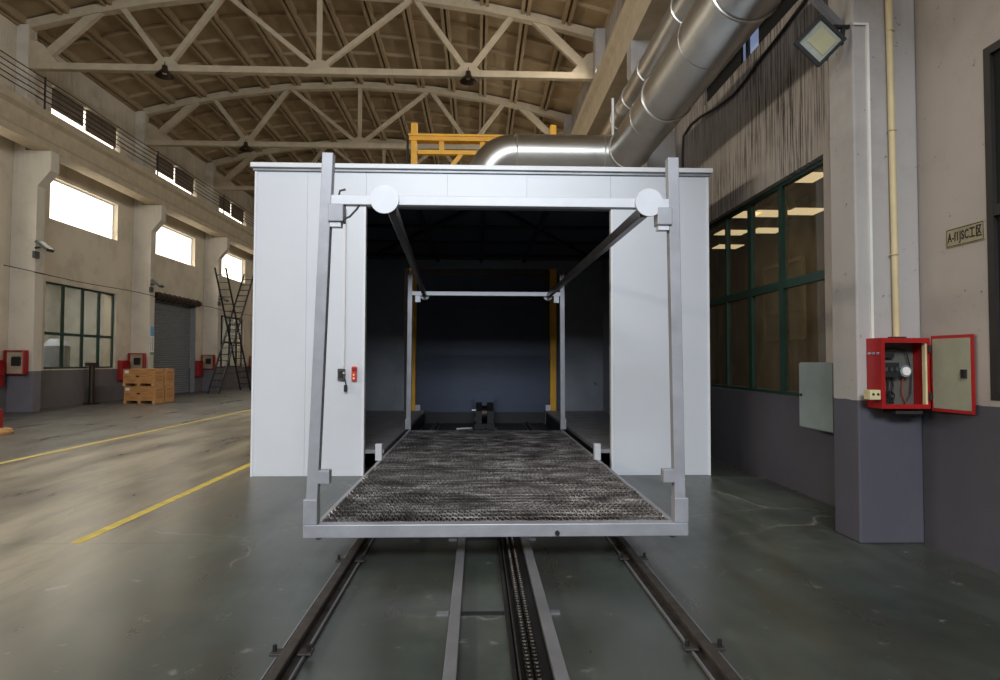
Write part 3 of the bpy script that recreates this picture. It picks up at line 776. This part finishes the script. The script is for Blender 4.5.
for y, l in ((5.44, 'steel angle bracket holding the ducts at the near pillar'), (12.02, 'steel angle bracket holding the ducts above the booth')):
    t = thing('duct_bracket', l, 'bracket', (3.0, y, 4.75), 'duct brackets on the pillars')
    MB().bar((PR - .005, y - .05, 4.42), (2.72, y - .05, 4.86), .05, .05).build('strut', 'greysteel', t)
    MB().box(2.2, PR - .002, y - .08, y - .02, 4.84, 4.895).build('shelf_arm', 'greysteel', t)

# draped cable
cb = [(3.69, 11.36, 4.1), (3.69, 11.35, 5.3), (3.69, 11.3, 5.57), (3.69, 10.9, 5.63), (3.69, 10.4, 5.58), (3.69, 9.7, 5.44), (3.69, 9.04, 5.37), (3.69, 8.6, 5.4), (3.69, 8.27, 5.46), (3.69, 7.59, 5.52), (3.69, 7.0, 5.6), (3.69, 6.2, 5.7), (3.69, 5.7, 5.75)]
tag(MB().tube(cb, .02, 8).build('wall_cable', 'black', None, smooth=True), 'black cable draped along the stained right wall', 'cable')

# ---------------------------------------------------------------- things on the right wall and near pillar
PY = 5.25            # front face of the near pillar
t = thing('power_box', 'open red electrical box on the near pillar', 'electrical box', (3.45, PY, 1.13))
X0, X1, Z0, Z1, F = 3.245, 3.645, 1.13, 1.70, 5.05
b = MB()
b.box(X0, X0 + .015, F, PY - .002, Z0, Z1); b.box(X1 - .015, X1, F, PY - .002, Z0, Z1)
b.box(X0 + .015, X1 - .015, F, PY - .002, Z0, Z0 + .015); b.box(X0 + .015, X1 - .015, F, PY - .002, Z1 - .015, Z1)
b.box(X0 + .015, X0 + .03, F, F + .01, Z0 + .015, Z1 - .015); b.box(X0 + .03, X1 - .015, F, F + .01, Z1 - .04, Z1 - .015); b.box(X0 + .03, X1 - .015, F, F + .01, Z0 + .015, Z0 + .035)
b.build('box_shell', 'red', t)
MB().box(X0 + .015, X1 - .015, PY - .02, PY - .002, Z0 + .015, Z1 - .015).build('back_plate', 'panelgrey', t)
MB().box(X1 - .03, X1 - .015, F + .012, F + .05, Z0 + .03, Z1 - .03).build('hinge_strip', 'cream_plastic', t)
for z in (Z0 + .07, Z1 - .12): MB().cyl((X1 - .008, F - .012, z), (X1 - .008, F - .012, z + .06), .012, 10).build('hinge', 'black', t)
br = MB().box(X0 + .03, X0 + .22, PY - .09, PY - .02, 1.38, 1.50).build('breaker_row', 'black', t)
for i in range(4): MB().box(X0 + .045 + i * .045, X0 + .07 + i * .045, PY - .105, PY - .09, 1.43, 1.46).build('breaker_toggle', 'lampgrey', br)
m = MB().cyl((X0 + .27, PY - .1, 1.43), (X0 + .27, PY - .02, 1.43), .048, 20).build('meter', 'silver', t)
MB().cyl((X0 + .27, PY - .108, 1.43), (X0 + .27, PY - .1, 1.43), .034, 18).build('dial', 'paper', m)
for i, (a, bb) in enumerate(((.06, .07), (.1, .09), (.14, .15), (.18, .17))):
    MB().tube([(X0 + a, PY - .06, 1.39), (X0 + a + .01, PY - .05, 1.3), (X0 + bb, PY - .06, 1.22), (X0 + bb + .02, PY - .05, 1.16)], .007, 6).build('wire', 'black', t)
for a, bb in ((.1, .06), (.14, .1), (.09, .13)):
    MB().torus((X0 + a, PY - .07, 1.22), (.1, 1, .2), .045, .006, 20, 6).build('wire_coil', 'black', t)
MB().tube([(X0 + .27, PY - .06, 1.38), (X0 + .265, PY - .05, 1.25), (X0 + .3, PY - .05, 1.16)], .005, 6).build('wire', 'copper', t)
MB().tube([(X0 + .3, PY - .06, 1.6), (X0 + .35, PY - .05, 1.42), (X0 + .34, PY - .05, 1.24), (X0 + .29, PY - .05, 1.16)], .005, 6).build('wire', 'black', t)
MB().tube([(X0 + .06, PY - .06, 1.50), (X0 + .06, PY - .05, 1.6), (X0 + .2, PY - .05, 1.62), (X0 + .3, PY - .05, 1.6)], .006, 6).build('wire', 'black', t)
MB().box(X0 + .03, X0 + .2, PY - .06, PY - .02, 1.54, 1.58).build('terminal_row', 'black', t)
# the door swung open along the wall
d = MB().prism([(X1, F - .014), (X1 + .014, F - .010), (3.70, 4.652), (3.684, 4.648)], 'z', 1.115, 1.715).build('door', 'red', t)
MB().prism([(X1 - .003, F - .035), (X1 + .001, F - .032), (3.684, 4.67), (3.680, 4.668)], 'z', 1.14, 1.69).build('door_lining', 'olive', d)
hl = MB().box(3.655, 3.685, 4.70, 4.74, 1.385, 1.45).build('latch', 'black', d)
MB().box(3.645, 3.668, 4.985, 5.0, 1.3, 1.36).build('door_rib', 'panelgrey', d)
for i in range(3): MB().cyl((X0 - .012, F + .04 + i * .055, 1.575), (X0, F + .04 + i * .055, 1.575), .012, 10).build('indicator', 'silver', t)
s = MB().box(X0 - .09, X0 - .001, F + .01, F + .1, 1.2, 1.28).build('socket_box', 'cream_plastic', t, bevel=.006)
for i in (0, 1): MB().cyl((X0 - .065 + i * .04, F + .004, 1.245), (X0 - .065 + i * .04, F + .01, 1.245), .01, 8).build('socket_hole', 'black', s)
MB().box(3.38, 3.6, F + .03, PY - .003, 1.085, 1.11).build('drip_bracket', 'rust', t)

c = [(3.08, PY - .13, 4.385), (3.28, PY - .016, 4.385), (3.29, PY - .016, 4.37), (3.29, PY - .016, 4.33), (3.29, PY - .016, 1.702)]
tag(MB().box(3.279, 3.301, PY - .024, PY - .001, 1.702, 4.36).box(3.172, 3.301, PY - .020, PY - .002, 4.3605, 4.378).build('white_conduit', 'pvc', None), 'narrow white conduit from floodlight to the red box', 'conduit')
t = thing('beige_conduit', 'thick beige conduit rising from the red box', 'conduit', (3.47, PY, 1.70))
MB().tube([(3.485, PY - .035, 1.715), (3.475, PY - .035, 3.4), (3.465, PY - .035, 4.9), (3.465, PY - .035, 6.3)], .027, 14).build('pipe', 'pvc_beige', t, smooth=True)
MB().box(3.43, 3.54, PY - .075, PY - .003, 1.702, 1.715).build('base_flange', 'black', t)
for z in (2.4, 3.45, 4.3): MB().torus((3.475, PY - .037, z), (0, 0, 1), .03, .005, 16, 6).build('pipe_clip', 'pvc_beige', t)

# floodlight, hung askew on the pillar
t = thing('floodlight', 'square LED floodlight tilted on the near pillar', 'floodlight', (2.915, 5.3, 4.245))
fm = Matrix.Translation((2.915, 5.3, 4.245)) @ Matrix.Rotation(R(-12), 4, 'Z') @ Matrix.Rotation(R(16), 4, 'X') @ Matrix.Rotation(R(44), 4, 'Y')
def fl(mb, dx, dy, dz, sx, sy, sz): return mb.obox(fm @ Matrix.Translation((dx, dy, dz)), sx, sy, sz)
fl(MB(), 0, .02, 0, .30, .05, .29).build('housing', 'black', t, bevel=.01)
b = MB()
for i in range(7): fl(b, -.12 + i * .04, .06, 0, .008, .03, .25)
b.build('cooling_fins', 'black', t)
b = MB(); fl(b, -.137, -.014, 0, .026, .022, .29); fl(b, .137, -.014, 0, .026, .022, .29); fl(b, 0, -.014, .132, .25, .022, .026); fl(b, 0, -.014, -.132, .25, .022, .026)
b.build('bezel', 'black', t)
fl(MB(), 0, -.007, 0, .245, .004, .236).build('reflector', 'reflector', t)
fl(MB(), .01, -.012, .01, .18, .006, .15).build('led_array', 'led', t)
MB().bar(fm @ Vector((.155, .03, .10)), (3.12, 5.30, 4.37), .03, .03).build('arm', 'black', t)
MB().bar(fm @ Vector((.155, .03, -.06)), (3.12, 5.30, 4.36), .02, .02).build('arm', 'black', t)
MB().cyl((2.98, 5.30, 4.37), (3.169, 5.30, 4.375), .02, 10).build('wall_arm', 'black', t)

t = thing('grey_cabinet', 'closed grey green electrical cabinet under the green window', 'electrical cabinet', (3.62, 6.56, .8))
MB().box(3.52, XR - .002, 6.22, 6.9, .8, 1.5).build('cabinet_body', 'boxgrey', t, bevel=.006)
MB().box(3.505, 3.52, 6.23, 6.89, .81, 1.49).build('door', 'boxgrey', t, bevel=.004)
MB().cyl((3.505, 6.84, 1.15), (3.49, 6.84, 1.15), .014, 10).build('lock', 'black', t)

# stencilled sign
def text_mesh(body, size, m, parent, origin, xdir, sx=1.0):
    cu = bpy.data.curves.new('t', 'FONT'); cu.body = body; cu.size = size; cu.extrude = .0015; cu.align_x = 'CENTER'; cu.align_y = 'CENTER'; cu.offset = .0018; cu.space_character = 1.16
    o = bpy.data.objects.new('t', cu); COL.objects.link(o)
    bpy.context.view_layer.update()
    me = bpy.data.meshes.new_from_object(o.evaluated_get(bpy.context.evaluated_depsgraph_get()))
    bpy.data.objects.remove(o)
    xdir = Vector(xdir); up = Vector((0, 0, 1)); nrm = xdir.cross(up)
    p0 = parent_loc(parent)
    for v in me.vertices:
        v.co = Vector(origin) + xdir * (v.co.x * sx) + up * v.co.y + nrm * v.co.z - p0
    me.materials.append(M[m])
    q = bpy.data.objects.new('lettering', me); COL.objects.link(q); q.parent = parent
    return q
t = thing('work_zone_sign', 'small cream sign with black stencilled lettering beside the dark window', 'sign', (XR - .006, 4.74, 2.41))
MB().box(XR - .008, XR - .001, 4.55, 4.935, 2.405, 2.55).build('sign_plate', 'signplate', t)
b = MB(); 
for z in (2.413, 2.542): b.box(XR - .0095, XR - .0079, 4.56, 4.925, z - .003, z + .003)
for y in (4.56, 4.925): b.box(XR - .0095, XR - .0079, y - .002, y + .002, 2.413, 2.542)
b.build('border_line', 'black', t)
text_mesh('A-f1JSC工区', .098, 'black', t, (XR - .0095, 4.742, 2.477), (0, -1, 0), .60)

# ---------------------------------------------------------------- things along the left wall
t0 = None
for y, x, z, l in ((18.82, -12.62, 4.78, 'small grey wall lamp on the pillar before the green window'), (25.32, -12.6, 4.5, 'small grey wall lamp on the pillar beside the shutter'), (31.87, -12.6, 4.55, 'small grey wall lamp on the pillar by the ladder')):
    if t0 is None:
        t0 = thing('wall_lamp', l, 'lamp', (x, y, z), 'small floodlights on the left pillars')
        mm = Matrix.Translation((x + .15, y, z)) @ Matrix.Rotation(R(38), 4, 'Y')
        MB().obox(mm, .42, .34, .09).build('lamp_housing', 'lampgrey', t0, bevel=.015)
        MB().obox(mm @ Matrix.Translation((0, 0, -.05)), .36, .28, .015).build('lens', 'lens', t0)
        MB().bar((x - .12, y, z - .05), (x + .12, y, z - .02), .05, .05).build('bracket', 'black', t0)
        MB().box(x - .125, x - .05, y - .1, y + .1, z - .35, z - .15).build('junction_box', 'lampgrey', t0)
    else: repeat(t0, (x, y, z), l)
t0 = e0 = None
for i, (y, l, l2) in enumerate(((18.86, 'red electrical box on the pillar at the photo left edge', 'red fire cabinet on the wall at the photo left edge'),
                 (25.36, 'red electrical box above the wooden crates', 'red fire cabinet just behind the wooden crates'),
                 (31.91, 'red electrical box on the pillar between shutter and ladder', 'red fire cabinet on the wall beside the shutter'),
                 (38.51, 'red electrical box half hidden behind the ladder', None))):
    if t0 is None:
        t0 = thing('panel_box', l, 'electrical box', (-13.1, y, 1.1), 'red electrical boxes on the left pillars')
        b = MB(); a, c, f = -13.42, -12.86, y - .22
        b.box(a, a + .02, f, y - .002, 1.1, 1.78); b.box(c - .02, c, f, y - .002, 1.1, 1.78); b.box(a + .02, c - .02, f, y - .002, 1.1, 1.12); b.box(a + .02, c - .02, f, y - .002, 1.76, 1.78)
        b.build('box_shell', 'red', t0)
        MB().box(a + .02, c - .02, y - .1, y - .002, 1.12, 1.76).build('back_plate', 'beige', t0)
        MB().box(a + .17, a + .42, y - .16, y - .1, 1.34, 1.6).build('meter', 'black', t0, bevel=.02)
        MB().bar((c + .01, f, 1.44), (c + .27, f - .42, 1.44), .02, .68).build('door', 'red', t0)
    else: repeat(t0, (-13.1, y, 1.1), l)
    if l2:
        if e0 is None:
            e0 = thing('fire_cabinet', l2, 'fire cabinet', (XL, y - .5, .75), 'red fire cabinets on the left wall')
            MB().box(XL + .002, XL + .18, y - .85, y - .32, .75, 1.5).build('cabinet_body', 'red_dark', e0, bevel=.008)
            MB().box(XL + .18, XL + .195, y - .82, y - .35, .78, 1.47).build('door', 'red', e0)
            MB().cyl((XL + .195, y - .4, 1.1), (XL + .225, y - .4, 1.1), .015, 8).build('handle', 'silver', e0)
        else: repeat(e0, (XL, y - .5, .75), l2)

t = thing('notice_board', 'narrow blue and white notice on the pillar by the shutter', 'notice', (PL, 25.55, 1.7))
MB().box(PL + .002, PL + .014, 25.39, 25.72, 1.7, 2.85).build('board', 'paper', t)
MB().box(PL + .014, PL + .017, 25.4, 25.71, 2.45, 2.84).build('heading_print', 'blue', t)
MB().box(PL + .014, PL + .017, 25.4, 25.71, 1.71, 1.83).build('footer_print', 'leafgreen', t)
b = MB()
for i in range(7):
    for y in (25.47, 25.61): b.box(PL + .014, PL + .016, y - .03, y + .03, 1.9 + i * .075, 1.94 + i * .075)
b.build('text_marks', 'lampgrey', t)

# crates: two stacks, each two high
def crate(loc, label, W=1.08, D=.66, H=.6):
    x, y, z = loc
    t = thing('wooden_crate', label, 'crate', loc, 'plywood crates by the shutter')
    MB().box(x + .01, x + W - .01, y + .01, y + D - .01, z + .1, z + H - .012).build('crate_body', 'wood', t)
    MB().box(x, x + W, y, y + D, z + H - .015, z + H).build('lid', 'wood', t)
    b = MB()
    for xx in (x + W - .012,):
        for yy in (y + .0, y + D - .09): b.box(xx, xx + .014, yy, yy + .09, z + .1, z + H - .015)
        b.box(xx, xx + .014, y + .09, y + D - .09, z + .1, z + .17); b.box(xx, xx + .014, y + .09, y + D - .09, z + H - .1, z + H - .015)
    b.build('batten', 'wood_pale', t)
    for xx in (x, x + W / 2 - .05, x + W - .1): MB().box(xx, xx + .1, y, y + D, z, z + .1).build('skid', 'wood_pale', t)
    MB().box(x + .06, x + .2, y + .006, y + .0101, z + H - .15, z + H - .05).build('paper_label', 'paper', t)
    MB().box(x + .45, x + .56, y + .006, y + .0101, z + .32, z + .37).build('stencil_mark', 'bronze', t)
    return t
c0 = crate((-12.3, 22.8, .0), 'plywood crate on the floor, front stack, bottom')
repeat(c0, (-12.33, 22.78, .602), 'plywood crate on top of the front stack')
repeat(c0, (-12.3, 23.55, 0), 'plywood crate on the floor, rear stack, bottom')
repeat(c0, (-12.31, 23.55, .602), 'plywood crate on top of the rear stack')

# crossed ladders
t = thing('step_ladder', 'tall black A frame ladder standing under the third high window', 'ladder', (-11.91, 31.6, 0))
def ladder(p, q, w):
    p, q = Vector(p), Vector(q); s = Vector((w / 2, 0, 0))
    o = MB().bar(p - s, q - s, .05, .09).build('stile', 'black', t)
    MB().bar(p + s, q + s, .05, .09).build('stile', 'black', t)
    n = int((q - p).length / .36)
    for i in range(1, n):
        m = p.lerp(q, i / n); MB().bar(m - s, m + s, .04, .04).build('rung', 'black', t)
ladder((-11.94, 29.5, .0), (-11.94, 33.8, 6.0), .5)
ladder((-11.88, 33.4, .0), (-11.88, 29.9, 5.8), .5)
MB().bar((-12.2, 31.65, 3.0), (-11.6, 31.65, 3.0), .06, .06).build('hinge_bar', 'black', t)
MB().bar((-11.91, 30.2, .9), (-11.91, 32.8, .9), .03, .03).build('spreader', 'black', t)

t = thing('standpipe', 'dark standpipe in front of the dado under the green window', 'pipe', (XL + .2, 22.6, 0))
MB().cyl((XL + .2, 22.6, 0), (XL + .2, 22.6, 1.3), .09, 14).build('pipe', 'bronze', t, smooth=True)
MB().box(XL + .05, XL + .35, 22.45, 22.75, 1.3, 1.42).build('cap', 'bronze', t)
MB().box(XL + .04, XL + .36, 22.4, 22.8, 0, .05).build('base', 'bronze', t)

t = thing('barrier_post', 'rusty red post on a beige round base at the left edge of the photo', 'post', (-9.75, 13.4, 0))
MB().tube([(-9.72, 13.4, 0), (-9.72, 13.4, .05), (-9.72, 13.4, .11), (-9.72, 13.4, .13)], [.26, .28, .24, .12], 24).build('base', 'wood_pale', t, smooth=True)
MB().box(-9.86, -9.66, 13.32, 13.48, .12, .5).build('post_body', 'red_dark', t, bevel=.01)

# crane conductor wires along the left crane beam
t = thing('conductor_line', 'black crane conductor wires strung above the left crane beam', 'cable', (-12.6, 30, 8.66))
for i in range(5):
    z = 9.05 + i * .16
    b = MB(); pts = []
    for k in range(0, 31): pts.append((-12.62, 14 + k * 1.2, z + .02 * math.cos(k * 2 * math.pi * 1.2 / 6.58)))
    b.tube(pts, .014, 6).build('wire', 'black', t)
for y in (18.9, 25.5, 32.1, 38.7): MB().box(-12.65, -12.61, y - .02, y + .02, 8.665, 9.75).build('wire_holder', 'rust', t)
tag(MB().tube([(PL + .03, 17.6, 4.05)] + [(PL + .03, 17.6 + i * 1.0, 4.05 - .05 * math.sin(i * math.pi / 6.58) ** 2) for i in range(1, 22)], .012, 6).build('wall_wire', 'black', None), 'thin dark wire strung along the left pillars above the green window', 'wire')

# painted floor lines
for x0, x1, y0, y1, l in ((-3.34, -3.24, 5.44, 40, 'yellow painted line on the floor beside the booth'), (-6.98, -6.88, 5.0, 45, 'faded yellow painted line farther left on the floor')):
    tag(MB().box(x0, x1, y0, y1, .0, .002).build('floor_marking', 'line', None), l, 'floor line', kind='structure')
